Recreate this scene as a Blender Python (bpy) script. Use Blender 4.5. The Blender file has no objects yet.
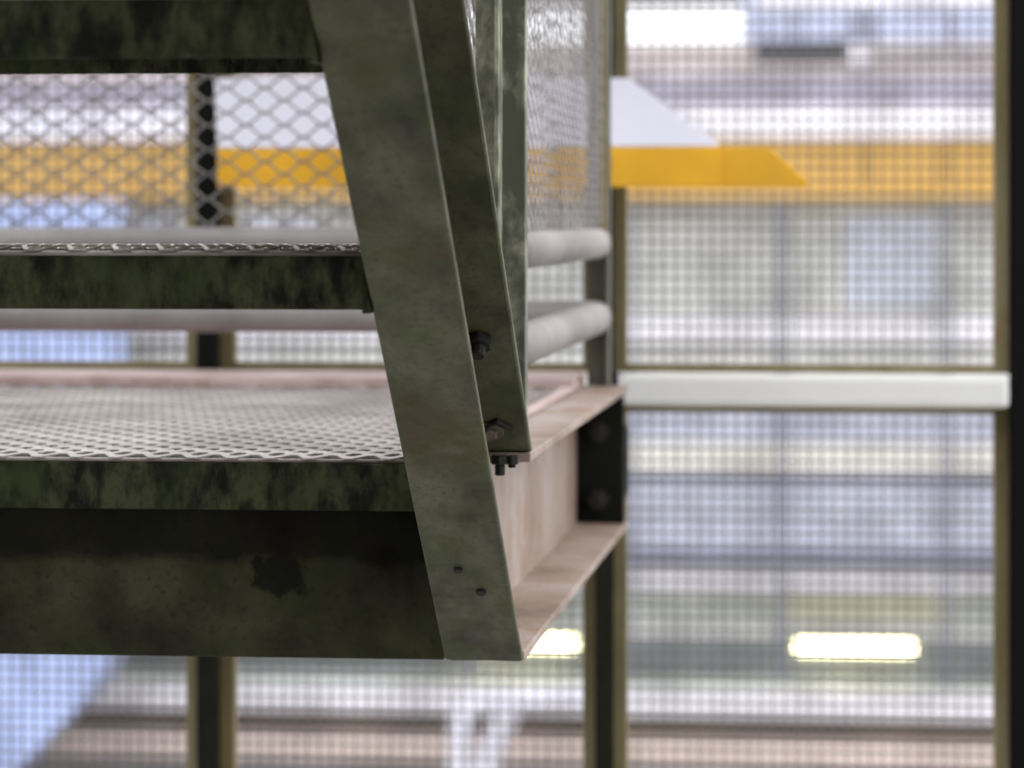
import bpy, bmesh, math, random
from mathutils import Vector, Matrix
random.seed(7)
C = bpy.context.scene.collection
SC = bpy.context.scene

# ------------------------------------------------------------------ camera frame
F = 3400.0                       # focal length in pixels (1024 wide)
HZ = 220.0                       # horizon row
TH = math.atan(355.0 / F)        # camera turned left of the stair's own axis
EYE = 6.5                        # eye height above the yard
def at(px, py, Y):
    """point at depth Y (metres along the stair axis) seen at pixel (px, py)"""
    u = (px - 512.0) / F
    t = Y / (math.cos(TH) + math.sin(TH) * u)
    return Vector((t * (-math.sin(TH) + math.cos(TH) * u), Y, EYE + t * (HZ - py) / F))

cd = bpy.data.cameras.new('camera'); cam = bpy.data.objects.new('camera', cd); C.objects.link(cam)
cam.location = (0, 0, EYE); cam.rotation_euler = (math.pi / 2, 0, TH)
cd.sensor_width = 36; cd.lens = F * 36 / 1024; cd.shift_y = -(384 - HZ) / 1024
cd.clip_start = 0.05; cd.clip_end = 300
cd.dof.use_dof = True; cd.dof.focus_distance = 2.78; cd.dof.aperture_fstop = 6.4
SC.camera = cam

# ------------------------------------------------------------------ materials
def lin(c):
    return tuple(((v / 255) / 12.92 if v / 255 <= .04045 else ((v / 255 + .055) / 1.055) ** 2.4) for v in c) + (1,)
def new_mat(name):
    m = bpy.data.materials.new(name); m.use_nodes = True
    return m, m.node_tree.nodes, m.node_tree.links, m.node_tree.nodes['Principled BSDF']
def noise(N, L, vec, scale, detail=6, rough=.6):
    n = N.new('ShaderNodeTexNoise'); n.inputs['Scale'].default_value = scale
    n.inputs['Detail'].default_value = detail; n.inputs['Roughness'].default_value = rough
    if vec is not None: L.new(vec, n.inputs['Vector'])
    return n.outputs['Fac']
def ramp(N, L, fac, stops):
    r = N.new('ShaderNodeValToRGB'); e = r.color_ramp.elements
    while len(e) < len(stops): e.new(.5)
    for i, (p, c) in enumerate(stops):
        e[i].position = p; e[i].color = c if len(c) == 4 else tuple(c) + (1,)
    L.new(fac, r.inputs['Fac']); return r.outputs['Color']
def mix(N, L, fac, a, b, mode='MIX'):
    m = N.new('ShaderNodeMix'); m.data_type = 'RGBA'; m.blend_type = mode
    if isinstance(fac, float): m.inputs[0].default_value = fac
    else: L.new(fac, m.inputs[0])
    for s, v in ((6, a), (7, b)):
        if isinstance(v, tuple): m.inputs[s].default_value = v
        else: L.new(v, m.inputs[s])
    return m.outputs[2]
def coords(N, L, scale=(1, 1, 1)):
    t = N.new('ShaderNodeTexCoord'); mp = N.new('ShaderNodeMapping'); mp.inputs['Scale'].default_value = scale
    L.new(t.outputs['Object'], mp.inputs['Vector']); return mp.outputs['Vector']
BW = lambda v: (v, v, v, 1)

def steel(name, dark, mid, light, rust=None, rust_amt=.6, scale=9, stretch=(1, 1, 1), rough=.62, metal=.25, bump=.15,
          moss=None, sharp=.12, spec=.4):
    m, N, L, B = new_mat(name)
    v = coords(N, L, stretch)
    v1 = coords(N, L)
    base = ramp(N, L, noise(N, L, v, scale, 8, .62), [(.5 - sharp, lin(dark)), (.5, lin(mid)), (.5 + sharp * 1.4, lin(light))])
    sp = noise(N, L, v1, 150, 4, .7)
    base = mix(N, L, ramp(N, L, sp, [(.34, BW(.5)), (.46, BW(0))]), base, lin(dark))
    if moss:
        base = mix(N, L, ramp(N, L, noise(N, L, v1, 14, 5, .7), [(.48, BW(0)), (.68, BW(.8))]), base, lin(moss))
    if rust:
        base = mix(N, L, ramp(N, L, noise(N, L, v1, 7, 9, .72), [(rust_amt, BW(0)), (rust_amt + .14, BW(.9))]), base, lin(rust))
    L.new(base, B.inputs['Base Color'])
    B.inputs['Metallic'].default_value = metal; B.inputs['Specular IOR Level'].default_value = spec
    r = ramp(N, L, noise(N, L, v1, 30, 5), [(.3, BW(rough - .15)), (.7, BW(rough + .18))]); L.new(r, B.inputs['Roughness'])
    b = N.new('ShaderNodeBump'); b.inputs['Strength'].default_value = bump; b.inputs['Distance'].default_value = .003
    L.new(noise(N, L, v1, 120, 6, .7), b.inputs['Height']); L.new(b.outputs['Normal'], B.inputs['Normal'])
    return m
def plain(name, c, rough=.7, metal=0., var=.12, scale=2.0, spec=.3):
    m, N, L, B = new_mat(name)
    lo = tuple(max(0, x * (1 - var)) for x in c); hi = tuple(min(255, x * (1 + var * .5)) for x in c)
    L.new(ramp(N, L, noise(N, L, coords(N, L), scale, 5), [(.35, lin(lo)), (.65, lin(hi))]), B.inputs['Base Color'])
    B.inputs['Roughness'].default_value = rough; B.inputs['Metallic'].default_value = metal
    B.inputs['Specular IOR Level'].default_value = spec
    return m

M = {}
M['stringer'] = steel('weathered_stringer_steel', (45, 46, 32), (72, 73, 54), (99, 98, 78), (70, 50, 26), .55, 16, (1, .6, .6), rough=.6, metal=.1, moss=(70, 80, 44), bump=.08, sharp=.15, spec=.3)
M['galv'] = steel('galvanized_spangle', (84, 86, 72), (116, 118, 102), (158, 158, 138), (84, 74, 48), .66, 22, (1, 1, .6), rough=.5, metal=.3, sharp=.06)
M['angle'] = steel('algae_streaked_angle', (17, 18, 11), (47, 50, 32), (70, 74, 50), None, .6, 1, (56, 56, 24), rough=.7, metal=.03, sharp=.08, moss=(54, 64, 34), bump=.06, spec=.2)
M['beam'] = steel('dirty_beam_steel', (34, 34, 24), (58, 60, 42), (80, 82, 60), (44, 36, 24), .60, 9, rough=.75, metal=.05, moss=(58, 66, 36), bump=.06)
M['sidebeam'] = steel('rust_stained_beam', (118, 100, 88), (146, 128, 115), (166, 154, 146), (140, 92, 56), .56, 7, (1, .5, .35), rough=.6, metal=.05, bump=.04)
M['deck'] = steel('worn_deck_steel', (132, 124, 117), (157, 148, 141), (180, 172, 166), (150, 112, 96), .62, 6, rough=.55, metal=.1)
M['mesh'] = steel('railing_mesh_steel', (112, 108, 106), (140, 136, 134), (160, 156, 156), (130, 100, 80), .6, 5, rough=.55, metal=.1)
M['tube'] = steel('pale_tube_steel', (116, 112, 110), (140, 135, 132), (160, 154, 151), (158, 118, 86), .64, 2, rough=.5, metal=.1, bump=.04)
M['toe'] = steel('pink_worn_steel', (166, 142, 136), (188, 164, 158), (204, 186, 180), (150, 118, 84), .6, 8, rough=.6, metal=.05)
M['bolt'] = steel('dark_bolt_steel', (16, 16, 14), (30, 29, 25), (48, 44, 38), (50, 36, 22), .6, 30, rough=.7, metal=.1)
M['zinc'] = steel('washer_zinc', (80, 76, 62), (100, 94, 80), (118, 110, 94), (80, 62, 38), .55, 40, rough=.6, metal=.2)
M['post'] = steel('dark_green_post', (14, 15, 11), (24, 26, 19), (40, 42, 32), None, .6, 5, (1, 1, .2), rough=.75, metal=0, spec=.15)
M['blackpost'] = plain('black_painted_post', (12, 13, 12), .7, spec=.12)
M['corner'] = steel('grey_green_corner_steel', (84, 84, 70), (104, 104, 90), (122, 122, 108), (110, 88, 60), .62, 6, (1, 1, .3), rough=.6, metal=.1, bump=.04)
M['fframe'] = steel('rusty_olive_frame', (108, 98, 64), (134, 122, 86), (152, 142, 108), (138, 98, 48), .58, 6, (1, 1, .3), rough=.7, metal=.05, bump=.04)
M['wire'] = plain('fence_wire_steel', (118, 112, 104), .6, .1)
M['rail'] = plain('white_rail_paint', (238, 238, 234), .45, var=.04)
M['hoodw'] = plain('white_hood_paint', (204, 202, 212), .5, var=.04)
M['hoody'] = plain('yellow_hood_paint', (246, 186, 52), .5, var=.06, scale=9)
def dark_top_and_stain(m, z0, cx, cz):
    """darkens the upper half down to a ragged edge, and adds one dark stain"""
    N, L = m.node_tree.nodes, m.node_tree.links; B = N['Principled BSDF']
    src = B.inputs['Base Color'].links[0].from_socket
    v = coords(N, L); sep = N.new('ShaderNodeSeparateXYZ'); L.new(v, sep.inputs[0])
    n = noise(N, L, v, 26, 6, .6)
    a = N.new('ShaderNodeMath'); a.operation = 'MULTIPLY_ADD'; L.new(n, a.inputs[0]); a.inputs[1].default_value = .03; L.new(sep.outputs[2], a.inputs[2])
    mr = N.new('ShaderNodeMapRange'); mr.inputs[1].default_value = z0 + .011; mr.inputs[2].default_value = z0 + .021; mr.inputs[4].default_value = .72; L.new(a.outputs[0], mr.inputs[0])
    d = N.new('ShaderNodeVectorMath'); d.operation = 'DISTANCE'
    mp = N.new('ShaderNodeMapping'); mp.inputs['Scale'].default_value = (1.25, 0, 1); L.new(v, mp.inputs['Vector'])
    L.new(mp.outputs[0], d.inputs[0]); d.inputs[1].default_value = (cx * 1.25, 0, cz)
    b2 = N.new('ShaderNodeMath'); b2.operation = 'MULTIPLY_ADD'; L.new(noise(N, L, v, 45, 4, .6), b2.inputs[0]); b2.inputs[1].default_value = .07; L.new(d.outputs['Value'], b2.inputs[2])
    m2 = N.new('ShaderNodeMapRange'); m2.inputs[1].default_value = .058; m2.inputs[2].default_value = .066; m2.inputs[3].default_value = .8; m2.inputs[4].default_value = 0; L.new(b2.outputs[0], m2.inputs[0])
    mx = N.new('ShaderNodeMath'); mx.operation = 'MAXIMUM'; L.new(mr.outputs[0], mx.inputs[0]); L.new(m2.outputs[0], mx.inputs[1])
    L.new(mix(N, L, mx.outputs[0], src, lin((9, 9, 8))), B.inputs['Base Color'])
M['frontbeam'] = steel('dark_topped_stained_beam', (32, 31, 23), (52, 52, 37), (74, 74, 55), (40, 30, 20), .60, 9, rough=.75, metal=.05, moss=(54, 60, 34), bump=.06, spec=.15)
dark_top_and_stain(M['frontbeam'], .086, .2855, .078)  # beam colour darker over its upper half, plus one stain

# ------------------------------------------------------------------ mesh builder
def wloc(o):
    v = Vector((0, 0, 0))
    while o is not None: v = v + Vector(o.location); o = o.parent
    return v
class MB:
    def __init__(s): s.v = []; s.f = []
    def add(s, vs, fs):
        b = len(s.v); s.v += [Vector(p) for p in vs]; s.f += [tuple(b + i for i in f) for f in fs]; return s
    def box(s, x0, x1, y0, y1, z0, z1):
        return s.add([(x0, y0, z0), (x1, y0, z0), (x1, y1, z0), (x0, y1, z0), (x0, y0, z1), (x1, y0, z1), (x1, y1, z1), (x0, y1, z1)],
                     [(0, 3, 2, 1), (4, 5, 6, 7), (0, 1, 5, 4), (1, 2, 6, 5), (2, 3, 7, 6), (3, 0, 4, 7)])
    def loft(s, a, b):
        """solid between two matching rings of points"""
        n = len(a)
        return s.add(list(a) + list(b), [tuple(reversed(range(n))), tuple(range(n, 2 * n))] + [(i, (i + 1) % n, n + (i + 1) % n, n + i) for i in range(n)])
    def prism(s, pts, d):
        d = Vector(d); return s.loft([Vector(p) for p in pts], [Vector(p) + d for p in pts])
    def tube(s, path, r, n=20, caps=True):
        rings = []; path = [Vector(p) for p in path]; up = None
        for i, p in enumerate(path):
            d = (path[min(i + 1, len(path) - 1)] - path[max(i - 1, 0)]).normalized()
            if up is None:
                up = Vector((0, 0, 1)) if abs(d.z) < .9 else Vector((1, 0, 0))
            a = d.cross(up).normalized(); b = a.cross(d).normalized(); up = b
            rings.append([p + a * (r * math.cos(2 * math.pi * k / n)) + b * (r * math.sin(2 * math.pi * k / n)) for k in range(n)])
        vs = [q for ring in rings for q in ring]; fs = []
        for i in range(len(rings) - 1):
            for k in range(n):
                fs.append((i * n + k, i * n + (k + 1) % n, (i + 1) * n + (k + 1) % n, (i + 1) * n + k))
        if caps: fs += [tuple(reversed(range(n))), tuple(range((len(rings) - 1) * n, len(rings) * n))]
        return s.add(vs, fs)
    def hexagon(s, c, axis, r, h, n=6, rot=0.3):
        axis = Vector(axis).normalized(); u = axis.orthogonal().normalized(); w = axis.cross(u)
        ring = [Vector(c) + u * (r * math.cos(rot + 2 * math.pi * k / n)) + w * (r * math.sin(rot + 2 * math.pi * k / n)) for k in range(n)]
        return s.loft(ring, [p + axis * h for p in ring])
    def build(s, name, mat, parent=None, bevel=0, seg=2, smooth=False):
        off = wloc(parent) if parent is not None else Vector((0, 0, 0))
        me = bpy.data.meshes.new(name)
        me.from_pydata([tuple(p - off) for p in s.v], [], s.f)
        bm = bmesh.new(); bm.from_mesh(me); bmesh.ops.recalc_face_normals(bm, faces=bm.faces); bm.to_mesh(me); bm.free()
        me.materials.append(mat)
        if smooth:
            for p in me.polygons: p.use_smooth = True
        o = bpy.data.objects.new(name, me); C.objects.link(o)
        if parent is not None: o.parent = parent
        else:
            lo = Vector((min(p.x for p in s.v) / 2 + max(p.x for p in s.v) / 2, min(p.y for p in s.v) / 2 + max(p.y for p in s.v) / 2, min(p.z for p in s.v)))
            me.transform(Matrix.Translation(-lo)); o.location = lo
        if bevel:
            md = o.modifiers.new('bevel', 'BEVEL'); md.width = bevel; md.segments = seg; md.limit_method = 'ANGLE'; md.angle_limit = math.radians(40)
            md.harden_normals = False
        return o
def tag(o, label=None, cat=None, group=None, kind=None):
    for k, v in (('label', label), ('category', cat), ('group', group), ('kind', kind)):
        if v: o[k] = v
    return o
def empty(name, loc, label, cat, group=None):
    o = bpy.data.objects.new(name, None); C.objects.link(o); o.location = loc; o.empty_display_size = .1
    return tag(o, label, cat, group)
def copy_tree(o, parent=None):
    c = o.copy(); C.objects.link(c)
    if parent is not None: c.parent = parent
    for ch in [x for x in C.objects if x.parent == o]: copy_tree(ch, c)
    return c

def expanded(mb, O, A, Bv, na, nb, L, S, w, t, tilt, keep=None, hump=0., bond=.13):
    """expanded metal: slit-and-stretched strands zigzagging along A, stacked along Bv"""
    A = Vector(A).normalized(); Bv = Vector(Bv).normalized(); Nn = A.cross(Bv).normalized(); O = Vector(O)
    wd = Bv * math.cos(tilt) + Nn * math.sin(tilt); td = Nn * math.cos(tilt) - Bv * math.sin(tilt)
    for k in range(nb + 1):
        vs = []; idx = []
        for j in range(na + 1):
            sg = 1 if (j + k) % 2 == 0 else -1
            for e in (-1, 1):                 # little flat bond at every knuckle
                a = j * L / 2 + e * L * bond / 2
                p = O + A * a + Bv * (k * S / 2 + sg * (S / 4)) + Nn * (sg * hump)
                if keep and not keep(p): vs.append(None); continue
                vs.append(p)
        run = []
        for p in vs + [None]:
            if p is None:
                if len(run) > 1:
                    rv = []; rf = []
                    for q in run:
                        rv += [q - wd * w / 2 - td * t / 2, q + wd * w / 2 - td * t / 2, q + wd * w / 2 + td * t / 2, q - wd * w / 2 + td * t / 2]
                    for i in range(len(run) - 1):
                        for c in range(4): rf.append((4 * i + c, 4 * i + (c + 1) % 4, 4 * i + 4 + (c + 1) % 4, 4 * i + 4 + c))
                    rf += [(3, 2, 1, 0), tuple(4 * (len(run) - 1) + c for c in range(4))]
                    mb.add(rv, rf)
                run = []
            else: run.append(p)
    return mb

# ------------------------------------------------------------------ key dimensions (metres, stair frame; h is height from the eye)
XR, XL = -0.299, -0.367          # outer and inner side of the right channel
SL = 0.724                       # rise over run of the stringer
LEFT = -1.27                     # left end of stair and landing (outside the picture)
TOP = EYE - 0.2080               # landing level
def rise(Y): return EYE - 0.385 + SL * (2.95 - Y)

# ================================================================== STAIR FLIGHT
stair = empty('metal_staircase', (XL, 2.9, EYE - .385),
              'weathered galvanized stair flight with open mesh treads and slanting channel stringer, in sharp focus', 'stairs')
def make_stringer(xr, xl, tw):
    tv, V = .0105, .235
    prof = [(xl, 0), (xr, 0), (xr, tv), (xl + tw, tv), (xl + tw, .193), (xl + tw, V), (xr, V), (xr, V + tv), (xl, V + tv), (xl, .193)]
    def ybot(v):
        if v < .1: return 2.95 + v / SL
        if abs(v - .193) < 1e-6: return 2.966
        return 2.95 + (v - .1773) / SL
    a = []; b = []
    for x, v in prof:
        y = ybot(v); a.append((x, y, rise(y) + v)); y2 = 1.45; b.append((x, y2, rise(y2) + v))
    return MB().loft(a, b)
st = make_stringer(XR, XL, .0065).build('stringer', M['stringer'], stair, .0022, 3)
make_stringer(LEFT - .068, LEFT, -.0065).build('stringer', M['stringer'], stair, .0022, 3)

# fixings on the stringer
nrm = Vector((0, -SL, -1)).normalized()          # outward from the underside of the flanges
def on_flange(px, py, v):
    """where the line of sight meets the underside of the lower (v=0) or upper (v=.235) flange"""
    d = at(px, py, 1.0) - Vector((0, 0, EYE))
    Y = (-.385 + SL * 2.95 + v) / (d.z + SL)
    return at(px, py, Y)
p = on_flange(479, 338, .235)
MB().hexagon(p + nrm * .0, nrm, .0125, .009).hexagon(p + nrm * .009, nrm, .0065, .010, 10).build('bolt', M['bolt'], st, .001, 1)
p = on_flange(489, 430, .235)
MB().hexagon(p, nrm, .0135, .003, 20).hexagon(p + nrm * .003, nrm, .0085, .004, 6).build('bolt', M['zinc'], st, .0008, 1)
p = on_flange(497, 419, .235); q = on_flange(512, 427, .235)
w0 = on_flange(487, 424, .235)
MB().tube([w0 + nrm * .002, p + nrm * .002, q + nrm * .002], .0026, 8).build('weld_bead', M['bolt'], st)
for px, py, r in ((458, 569, .004), (481, 591, .0045)):
    p = on_flange(px, py, 0)
    MB().hexagon(p - nrm * .001, nrm, r, .004, 8).build('weld_spatter', M['bolt'], st, .001, 2)

def make_tread(Y, h, depth=.245):
    z = EYE + h
    x0, x1 = LEFT + .003, XL - .001
    m = MB()
    # rear angle facing the camera, front angle, end bars: one welded frame
    a = [(Y, z), (Y, z - .040), (Y + .005, z - .040), (Y + .005, z - .005), (Y + .04, z - .005), (Y + .04, z)]
    m.loft([(x0, y, zz) for y, zz in a], [(x1, y, zz) for y, zz in a])
    Yf = Y + depth
    a = [(Yf, z), (Yf, z - .040), (Yf - .005, z - .040), (Yf - .005, z - .005), (Yf - .03, z - .005), (Yf - .03, z)]
    m.loft([(x0, y, zz) for y, zz in a], [(x1, y, zz) for y, zz in a])
    for xa in (x0, x1 - .006):
        m.box(xa, xa + .006, Y + .0055, Yf - .0055, z - .0430, z - .0055)
    t = m.build('tread', M['angle'], stair, .0012, 2)
    g = MB()
    expanded(g, (x0 + .006, Y + .012, z + .0058), (1, 0, 0), (0, 1, 0), int((x1 - x0) / .0172) - 1, 9, .0345, .054, .015, .0014, .0,
             lambda p: p.y < Yf - .008 and x0 + .003 < p.x < x1 - .002, .0014, .25)
    g.build('tread_mesh', M['deck'], t)
    MB().tube([(x0, Y + .0015, z + .0019), (x1, Y + .0015, z + .0019)], .0018, 12).build('mesh_edge_strip', M['deck'], t, smooth=True)
    return t
make_tread(2.50, -.0268)
make_tread(2.25, .1490)
make_tread(2.00, .323)
make_tread(1.75, .503)

# ================================================================== LANDING
landing = empty('landing_platform', (-.8, 3.6, EYE - .387),
                'steel landing with pale expanded metal deck on channel beams at the stair foot', 'landing')
YB = 4.27                                        # rear end of the side beams
def cchan_x(x0, x1, yweb, yfl, z0, z1, tw, tf):   # channel running along X
    a = [(yweb, z0), (yfl, z0), (yfl, z0 + tf), (yweb + tw, z0 + tf * 1.25), (yweb + tw, z1 - tf * 1.25), (yfl, z1 - tf), (yfl, z1), (yweb, z1)]
    return MB().loft([(x0, y, z) for y, z in a], [(x1, y, z) for y, z in a])
def cchan_y(y0, y1, xweb, xfl, z0, z1, tw, tf, cope=.056):
    a = [(xweb, z0), (xfl, z0), (xfl, z0 + tf), (xweb + tw, z0 + tf * 1.3), (xweb + tw, z1 - tf * 1.3), (xfl, z1 - tf), (xfl, z1), (xweb, z1)]
    return MB().loft([(x, y0 + (cope if i >= 4 else 0), z) for i, (x, z) in enumerate(a)], [(x, y1, z) for x, z in a])
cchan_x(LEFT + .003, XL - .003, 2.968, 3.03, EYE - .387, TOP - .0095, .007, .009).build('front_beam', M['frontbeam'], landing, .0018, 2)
sb = cchan_y(2.970, YB, XL + .0005, XR, EYE - .387, TOP, .0065, .0085).build('side_beam', M['sidebeam'], landing, .0015, 2)
cchan_y(2.970, YB, LEFT - .0005, LEFT - .068, EYE - .387, TOP, -.0065, .0085).build('side_beam', M['sidebeam'], landing, .0015, 2)
# nosing angle along the near edge
a = [(2.932, TOP - .004), (2.932, TOP - .0455), (2.937, TOP - .0455), (2.937, TOP - .009), (2.975, TOP - .009), (2.975, TOP - .004)]
na = MB().loft([(LEFT + .003, y, z) for y, z in a], [(XL - .0025, y, z) for y, z in a]).build('nosing_angle', M['angle'], landing, .0012, 2)
MB().tube([(LEFT + .003, 2.934, TOP - .0022), (XL - .0025, 2.934, TOP - .0022)], .0018, 12).build('mesh_edge_strip', M['deck'], na, smooth=True)
g = MB()
expanded(g, (LEFT + .01, 2.950, TOP + .0005), (1, 0, 0), (0, 1, 0), int((XL - LEFT) / .0172) - 1, int((4.14 - 2.95) / .027), .0345, .054, .022, .0015, .03,
         lambda p: p.x < XL - .004, .0005, .2)
g.build('deck_mesh', M['deck'], landing)
# rear plate and middle bearers
a = [(4.125, TOP + .003), (YB + .067, TOP + .003), (YB + .067, TOP + .0145), (4.125, TOP + .0145)]
MB().loft([(LEFT, y, z) for y, z in a], [(XL + .01, y, z) for y, z in a]).build('rear_tread_plate', M['toe'], landing, .001, 2)
cchan_x(LEFT + .003, XL - .003, YB + .055, YB + .005, TOP - .13, TOP - .010, -.006, .008).build('rear_beam', M['beam'], landing, .0015, 2)
for yb in (3.4, 3.85):
    MB().box(LEFT + .003, XL - .002, yb, yb + .008, TOP - .052, TOP - .006).build('bearer', M['beam'], landing, .001, 1)
# narrow raised edge strip beside the deck
MB().box(XL - .003, XL + .013, 3.05, YB, TOP + .0005, TOP + .0045).build('deck_edge_strip', M['toe'], landing, .001, 2)
ep = MB().box(XL + .0075, XR - .002, YB - .052, YB - .042, EYE - .3775, TOP - .0095).build('end_plate', M['post'], landing, .001, 1)
for px, py in ((598, 500), (598, 432)):
    p = at(px, py, YB - .052)
    MB().hexagon(p + Vector((0, .0, 0)), (0, -1, 0), .014, .011).hexagon(p + Vector((0, -.011, 0)), (0, -1, 0), .008, .012, 10).build('bolt', M['bolt'], ep, .001, 1)
MB().box(-.36, -.31, YB - .041, 4.456, EYE - .36, EYE - .27).build('post_bracket', M['post'], landing, .002, 1)
# bolts that clamp the stringer's upper flange to the landing
for px, w in ((500, .0085), (512, .0065)):
    p = at(px, 449, 3.010); p.z = EYE - .2095
    MB().hexagon(p, (0, 0, -1), w, .008).hexagon(p + Vector((0, 0, -.008)), (0, 0, -1), w * .55, .010 if px < 505 else .003, 10).build('clamp_bolt', M['bolt'], landing, .0008, 1)

# ================================================================== LANDING RAILING
rail = empty('landing_railing', (-.335, 3.7, TOP),
             'landing railing of two pale round tubes with expanded metal infill above, right of stair', 'railing')
RX, RY = -.335, 4.235
def utube(h, r):
    z = EYE + h; pts = [(RX, 3.06, z)]
    R = .03
    for k in range(0, 9):
        a = k / 8 * math.pi / 2
        pts.append((RX - R + R * math.cos(a), RY - R + R * math.sin(a), z))
    xl = LEFT - .03
    for k in range(0, 9):
        a = math.pi / 2 + k / 8 * math.pi / 2
        pts.append((xl + R + R * math.cos(a), RY - R + R * math.sin(a), z))
    pts.append((xl, 3.06, z))
    return MB().tube(pts, r, 24)
utube(-.0285, .0195).build('upper_tube', M['tube'], rail, smooth=True)
utube(-.1215, .0205).build('lower_tube', M['tube'], rail, smooth=True)
def angle_post(x, y, z0, z1, sx, sy, b, t=.004):
    a = [(x, y), (x + sx * b, y), (x + sx * b, y + sy * t), (x + sx * t, y + sy * t), (x + sx * t, y + sy * b), (x, y + sy * b)]
    return MB().loft([(p[0], p[1], z0) for p in a], [(p[0], p[1], z1) for p in a])
angle_post(-.3065, 3.052, TOP + .0005, EYE + .75, -1, 1, .0215).build('upright', M['galv'], rail, .0012, 2)
angle_post(-.320, RY + .030, TOP + .0005, EYE + .75, -1, -1, .03).build('upright', M['corner'], rail, .0012, 2)
angle_post(LEFT - .05, RY + .024, TOP + .0005, EYE + .75, 1, -1, .03).build('upright', M['corner'], rail, .0012, 2)
angle_post(LEFT - .05, 3.052, TOP + .0005, EYE + .75, 1, 1, .026).build('upright', M['galv'], rail, .0012, 2)
LL, SS = .049, .031
zb = EYE - .012
expanded(MB(), (-.326, 3.085, zb), (0, 1, 0), (0, 0, 1), int(1.10 / .042 * 2), int(.5 / .019 * 2), .046, .021, .0024, .0012, .1).build('side_mesh', M['mesh'], rail)
expanded(MB(), (LEFT + .0, RY, zb), (1, 0, 0), (0, 0, 1), int((RX - .03 - LEFT) / LL * 2), int(.5 / SS * 2), LL, SS, .0036, .0014, .35).build('rear_mesh', M['mesh'], rail)
MB().box(-.329, -.323, RY - .055, RY - .022, zb - .002, zb + .5).build('mesh_flat_bar', M['fframe'], rail, .001, 1)

# ================================================================== STAIR RAILING (edge-on)
srail = empty('stair_railing', (-.34, 3.04, TOP),
              'stair railing upright of spangled galvanized angle with mesh edge, just behind slanting stringer', 'railing')
angle_post(-.3260, 3.034, EYE - .178, EYE + .75, -1, -1, .024).build('upright', M['galv'], srail, .0012, 2)
expanded(MB(), (-.349, 1.6, EYE - .1), (0, 1, 0), (0, 0, 1), int(1.43 / LL * 2), int(1.6 / SS * 2), LL, SS, .0036, .0014, .35,
         lambda p: rise(p.y) + .252 < p.z < rise(p.y) + .85 and p.z < EYE + 1.3).build('mesh_infill', M['mesh'], srail)

# ================================================================== CAGE FENCE
FY = 4.50
S1 = FY / math.cos(TH) / F           # metres per pixel, about
def make_panel(px0, px1, pyt, pyb, label):
    A = at(px0, pyt, FY); Bp = at(px1, pyb, FY); A.z = EYE + (HZ - pyt) * S1; Bp.z = EYE + (HZ - pyb) * S1
    x0, x1, z1, z0 = A.x, Bp.x, A.z, Bp.z
    r = empty('wire_fence', ((x0 + x1) / 2, FY, z0), label, 'fence panel', 'wire mesh panels of the cage fence')
    s = .0205; hb = .0105
    fm = MB()
    ring_o = [(x0, z0), (x1, z0), (x1, z1), (x0, z1)]; ring_i = [(x0 + s, z0 + hb), (x1 - s, z0 + hb), (x1 - s, z1 - hb), (x0 + s, z1 - hb)]
    vs = []; fs = []
    for y in (FY - .012, FY + .012):
        vs += [(x, y, z) for x, z in ring_o] + [(x, y, z) for x, z in ring_i]
    for k in range(4):
        n = (k + 1) % 4
        fs += [(k, n, 4 + n, 4 + k), (8 + k, 8 + n, 12 + n, 12 + k), (k, n, 8 + n, 8 + k), (4 + k, 4 + n, 12 + n, 12 + k)]
    fm.add(vs, fs); fr = fm.build('frame', M['fframe'], r, .0015, 2)
    wm = MB(); P = .0162; w = .0009
    n = round((x1 - x0 - 2 * s) / P)
    for i in range(1, n):
        x = x0 + s + i * (x1 - x0 - 2 * s) / n; wm.box(x - w, x + w, FY - .0025, FY, z0 + hb * .6, z1 - hb * .6)
    n = round((z1 - z0 - 2 * hb) / P)
    for i in range(1, n):
        z = z0 + hb + i * (z1 - z0 - 2 * hb) / n; wm.box(x0 + s * .6, x1 - s * .6, FY, FY + .0025, z - w, z + w)
    wm.build('wire_mesh', M['wire'], r)
    return r
bays = ((-178, 203, 'left of the post behind the treads'),
        (221, 599, 'between the two dark green posts'),
        (612, 1009, 'in the open bay right of landing'))
for i, (a, b, w) in enumerate(bays):
    make_panel(a, b, -240, 371, 'rust framed wire panel, upper, ' + w)
    make_panel(a, b, 403, 900, 'rust framed wire panel, lower, ' + w)
def make_post(px0, px1, mat, label, z0=0.0):
    A = at(px0, 0, FY); Bp = at(px1, 0, FY); x0, x1 = A.x, Bp.x; t = .006
    a = [(x0, FY - .04), (x1, FY - .04), (x1, FY - .034), ((x0 + x1) / 2 + t / 2, FY - .034), ((x0 + x1) / 2 + t / 2, FY + .034), (x1, FY + .034), (x1, FY + .04),
         (x0, FY + .04), (x0, FY + .034), ((x0 + x1) / 2 - t / 2, FY + .034), ((x0 + x1) / 2 - t / 2, FY - .034), (x0, FY - .034)]
    o = MB().loft([(x, y, z0) for x, y in a], [(x, y, EYE + .75) for x, y in a]).build('fence_post', mat, None, .001, 1)
    return tag(o, label, 'post', 'posts of the cage fence')
make_post(202, 222, M['post'], 'dark green fence post seen between the stair treads, left of stringer')
make_post(597, 616, M['post'], 'dark green fence post behind the railing corner, right of landing')
make_post(1010, 1034, M['blackpost'], 'black fence post at right edge, beside open wire panels')
R0 = at(622, 388, FY - .03); R1 = at(1008, 388, FY - .03); zr = EYE + (HZ - 388) * S1
MB_r = MB().box(R0.x, R1.x, FY - .054, FY - .0135, zr - .0205, zr + .0205).build('fence_rail', M['rail'], None, .008, 4)
tag(MB_r, 'white fence rail between upper and lower wire panels beside landing', 'rail')

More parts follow.
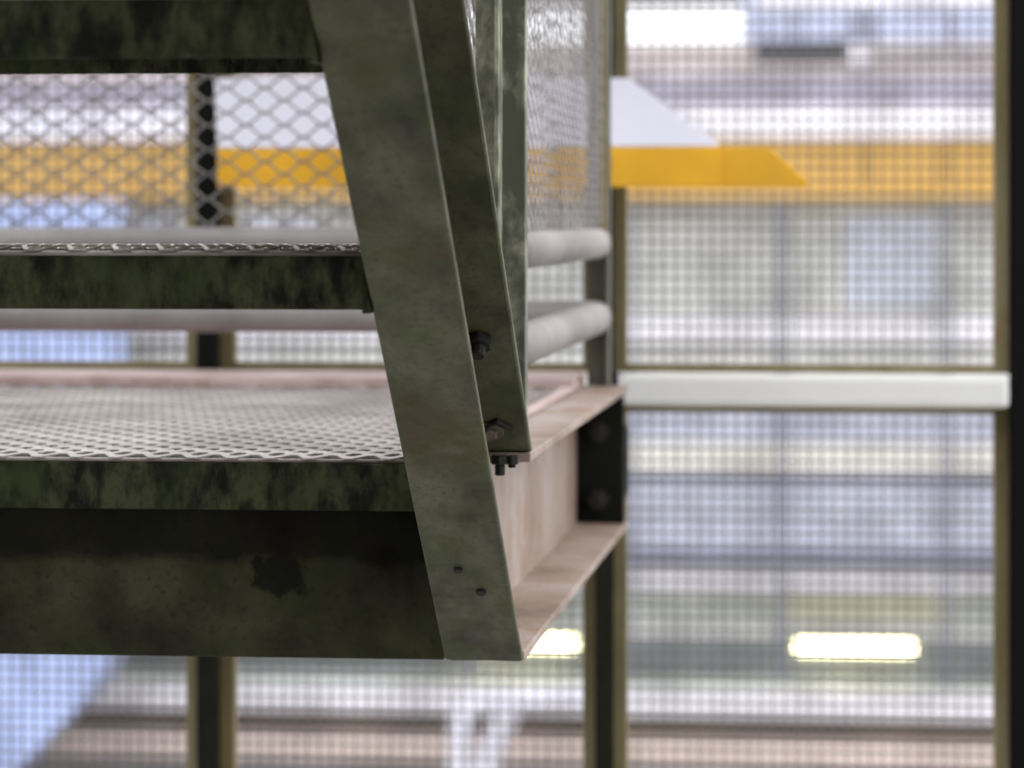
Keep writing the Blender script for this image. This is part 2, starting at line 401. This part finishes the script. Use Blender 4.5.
# ================================================================== YELLOW-EDGED HOOD
hood = empty('hood_canopy', tuple(at(460, 187, 4.40)), 'small white hipped hood with yellow fascia, hung before fence right of railing', 'canopy')
Ya, Yc = 4.335, 4.452
e0, e1 = at(217, 148, Ya), at(722, 146, Ya)
t0, t1 = at(214, 77, Yc), at(628, 77, Yc)
b0, b1 = at(217, 148, Yc), at(700, 146, Yc)
b0.z = e0.z; b1.z = e1.z
MB().add([e0, e1, b1, b0, t0, t1], [(0, 1, 2, 3), (0, 1, 5, 4), (1, 2, 5), (2, 3, 4, 5), (0, 4, 3)]).build('hood_roof', M['hoodw'], hood, .003, 2)
def slab(pts, th=.006):
    return MB().prism(pts, (0, th, 0))
slab([at(217, 149, Ya - .004), at(722, 147, Ya - .004), at(722, 187, Ya - .004), at(217, 187, Ya - .004)]).build('fascia', M['hoody'], hood, .0015, 2)
slab([at(722, 147, Ya - .003), at(768, 147, Ya - .02), at(808, 181, Ya - .035), at(806, 187, Ya - .035), at(722, 187, Ya - .003)]).build('fascia_return', M['hoody'], hood, .0015, 2)

# ================================================================== BUILDING ACROSS THE YARD
def bm(name, c, rough=.75, **k):
    M[name] = plain(name, c, rough, **k); return M[name]
bm('b_pink', (205, 192, 190)); bm('b_gutter', (160, 155, 168)); bm('b_white', (236, 232, 238)); bm('b_yellow', (210, 168, 96), var=.08, scale=.8)
bm('b_wall', (192, 192, 188)); bm('b_cream', (226, 222, 214)); bm('b_lav', (196, 197, 212)); bm('b_bluegrey', (140, 142, 158)); bm('b_green', (188, 192, 182))
bm('b_dado', (122, 126, 126)); bm('b_brown', (92, 82, 72)); bm('b_tan', (212, 194, 184)); bm('b_dark', (84, 84, 88)); bm('b_pipegrey', (104, 106, 122)); bm('b_glass', (202, 209, 234), .25, spec=.5)
bm('b_glassdim', (190, 193, 204), .3, spec=.5); bm('b_panelY', (198, 196, 172)); bm('b_roofgrey', (150, 148, 150)); bm('b_blue', (176, 190, 232), .5); bm('b_pipe', (228, 226, 236), .5)
BY = 30.0
b = empty('industrial_building', (at(512, 1000, BY).x, BY, 0), 'blurred pale industrial building with yellow fascia band and white floor bands, far beyond the fence', 'building')
def band(name, mat, y0, y1, Y=BY, d=.4, x0=-700, x1=1750, par=None, bev=0):
    A = at(x0, y1, Y); D = at(x1, y0, Y); k = Y / math.cos(TH) / F
    z0 = EYE + (HZ - y1) * k; z1 = EYE + (HZ - y0) * k
    return MB().box(A.x, D.x, Y, Y + d, z0, z1).build(name, mat, par or b, bev)
band('main_wall', M['b_green'], 75, 1010, 30.6, .3)
# roof storey
band('roof_wall', M['b_pink'], 44, 78, 30.2, .5)
w = band('roof_window', M['b_glass'], -70, 45, 30.3, .3, 742, 1750)
for x in (795, 858, 872, 952, 1010): band('mullion', M['b_bluegrey'], -70, 45, 30.26, .04, x - 2, x + 2, w)
band('window_head', M['b_white'], -14, 10, 30.25, .05, 755, 1000, w)
w = band('roof_window', M['b_glassdim'], -70, 45, 30.3, .3, -700, 380)
band('roof_beam', M['b_roofgrey'], -12, 7, 30.25, .3, 380, 742)
band('vent_louvre', M['b_dark'], 42, 61, 30.15, .06, 755, 850)
band('vent_box', M['b_white'], 45, 66, 30.1, .1, 848, 868)
band('cable_tray', M['b_roofgrey'], 52, 60, 30.15, .06, 878, 1200)
band('gutter', M['b_gutter'], 78, 107, 30.0, .5)
band('roof_edge', M['b_white'], 107, 139, 29.85, .6)
f = band('yellow_fascia', M['b_yellow'], 139, 186, 29.95, .5)
for x in (868, 945, 640, 560): band('fascia_joint', M['b_brown'], 139, 186, 29.94, .03, x - 1.5, x + 1.5, f)
band('fascia_drip', M['b_yellow'], 186, 199, 29.9, .5)
# upper storey
band('upper_wall', M['b_wall'], 199, 362, 30.2, .4)
for x0, x1, mt in ((790, 838, 'b_wall'), (842, 940, 'b_glassdim'), (100, 180, 'b_glassdim'), (240, 320, 'b_glassdim')):
    fr = band('upper_window', M['b_bluegrey'] if 0 else M['b_cream'], 212, 312, 30.15, .06, x0, x1)
    band('pane', M[mt], 216, 308, 30.13, .03, x0 + 3, x1 - 3, fr)
band('sill_band', M['b_white'], 318, 341, 30.12, .2)
for x in (783, 945, 470, 626): band('drain_pipe', M['b_pipegrey'], 200, 680, 29.68, .12, x - 3.2, x + 3.2)
band('spandrel_or_shadow', M['b_cream'], 362, 408, 30.1, .4)
band('window_band', M['b_lav'], 408, 440, 30.14, .2)
band('floor_band', M['b_cream'], 441, 470, 30.05, .4)
band('spandrel_or_shadow', M['b_bluegrey'], 470, 482, 30.11, .3)  # dark strip painted in for the shadow line under the floor band
wb = band('window_band', M['b_lav'], 482, 560, 30.12, .2)
band('transom', M['b_glassdim'], 502, 512, 30.10, .06, par=wb)
band('window_sill', M['b_bluegrey'], 545, 561, 30.08, .2, par=wb)
band('floor_band', M['b_white'], 565, 588, 30.3, .3)
band('dado', M['b_dado'], 636, 680, 30.52, .1)
band('dado_rail', M['b_wall'], 618, 636, 30.5, .1)
band('lit_panel', M['b_panelY'], 590, 632, 30.54, .08, 785, 940)
band('kerb_band', M['b_green'], 676, 690, 30.4, .3)
band('floor_band', M['b_white'], 688, 714, 30.25, .4)
band('lower_recess', M['b_brown'], 714, 738, 30.3, .2)  # shadow of the gap put into the dark brown colour
band('lower_band', M['b_tan'], 738, 762, 30.1, .5)
band('lower_recess', M['b_roofgrey'], 762, 800, 30.3, .3)
band('lower_band', M['b_tan'], 800, 1010, 30.0, .5)

# lamps in the open storey
def emis(name, c, s):
    m, N, L, B = new_mat(name); B.inputs['Base Color'].default_value = lin(c)
    B.inputs['Emission Color'].default_value = lin(c); B.inputs['Emission Strength'].default_value = s; return m
M['tubelight'] = emis('fluorescent_tube', (255, 246, 196), 9.0)
M['lamphouse'] = plain('lamp_housing', (214, 212, 196), .5)
def make_lamp():
    Y = 30.46; A = at(797, 647, Y); D = at(913, 647, Y); k = Y / math.cos(TH) / F
    z = EYE + (HZ - 643) * k; x0, x1 = A.x, D.x
    top = EYE + (HZ - 588) * k
    r = empty('ceiling_light', ((x0 + x1) / 2, Y, z), 'glowing tube light under the white floor band, right of landing beyond fence', 'ceiling light', 'tube lights of the open storey')
    MB().tube([(x0, Y, z), (x1, Y, z)], .052, 14).build('glowing_tube', M['tubelight'], r, smooth=True)
    MB().box(x0 - .04, x1 + .04, Y - .05, Y + .05, z + .058, z + .09).build('housing', M['lamphouse'], r, .005)
    for x in (x0 - .02, x1 + .02): MB().hexagon((x - .02 if x < x0 else x - .02, Y, z), (1, 0, 0), .03, .04, 12).build('end_cap', M['lamphouse'], r)
    for x in (x0 + .2, x1 - .2): MB().box(x - .01, x + .01, Y - .01, Y + .01, z + .07, top).build('hanger', M['lamphouse'], r)
    return r
l1 = make_lamp()
l2 = copy_tree(l1); l2.location.x += at(518, 647, 30.46).x - at(855, 647, 30.46).x
l2['label'] = 'glowing tube light seen just below the side beam, left of railing corner post'

# pale blue annex with slanting underside, far left
pts = [(-640, 200), (104, 200), (108, 655), (92, 690), (18, 768), (-220, 1010), (-640, 1010)]
an = MB().prism([at(x, y, 28.6) for x, y in pts], (0, .9, 0)).build('annex_block', M['b_blue'], None)
tag(an, 'pale blue block with slanting lower edge, beyond fence at far left below stair', 'building')
# forked white pipe below
pp = empty('forked_pipe', (at(462, 1000, 29.2).x, 29.2, 0), 'white forked pipe standing before the building, seen below the stringer', 'pipe')
k = 29.2 / math.cos(TH) / F
def P(x, y, Y=29.2):
    v = at(x, y, Y); v.z = EYE + (HZ - y) * k; return v
g0 = P(460, 900); g0.z = 0
MB().tube([g0, P(460, 726), P(464, 714), P(474, 705), P(520, 700), P(560, 698), P(600, 700)], .10, 14).build('main_pipe', M['b_pipe'], pp, smooth=True)
g1 = P(482, 900); g1.z = 0
MB().tube([g1, P(486, 770), P(494, 745), P(506, 715), P(512, 690)], .115, 14).build('branch_pipe', M['b_pipe'], pp, smooth=True)

# ================================================================== YARD AND AN ADDED SHADE WALL BEHIND THE CAMERA
gm = plain('pale_yard_concrete', (168, 166, 160), .9, var=.2, scale=.5)
gd = MB().box(-60, 60, -20, 80, -.2, 0).build('ground', gm); tag(gd, kind='structure')
wm_, N, L, B = new_mat('dark_brick')
br = N.new('ShaderNodeTexBrick'); br.inputs['Scale'].default_value = 4; L.new(coords(N, L), br.inputs['Vector'])
br.inputs['Color1'].default_value = lin((88, 72, 62)); br.inputs['Color2'].default_value = lin((72, 62, 54)); br.inputs['Mortar'].default_value = lin((110, 104, 96))
L.new(br.outputs['Color'], B.inputs['Base Color']); B.inputs['Roughness'].default_value = .9
wl = MB().box(-4.5, 3.2, -2.3, -2.0, 0, 10.5).build('unseen_shade_wall', wm_); tag(wl, kind='structure')  # unseen wall added behind the camera to keep light off the stair fronts

# ================================================================== LIGHT
W = bpy.data.worlds.new('overcast'); SC.world = W; W.use_nodes = True
bg = W.node_tree.nodes['Background']; bg.inputs['Color'].default_value = (.93, .95, 1.0, 1); bg.inputs['Strength'].default_value = 2.0
sd = bpy.data.lights.new('sun', 'SUN'); so = bpy.data.objects.new('sun', sd); C.objects.link(so)
sd.energy = 1.2; sd.angle = math.radians(50); sd.color = (1, .95, .9)
d = Vector((-.62, -.35, -.70))                     # soft light from the right and beyond
so.rotation_euler = d.to_track_quat('-Z', 'Y').to_euler()
SC.view_settings.view_transform = 'Standard'; SC.view_settings.look = 'None'
SC.view_settings.exposure = 0.0; SC.view_settings.gamma = 1; SC.view_settings.use_curve_mapping = False
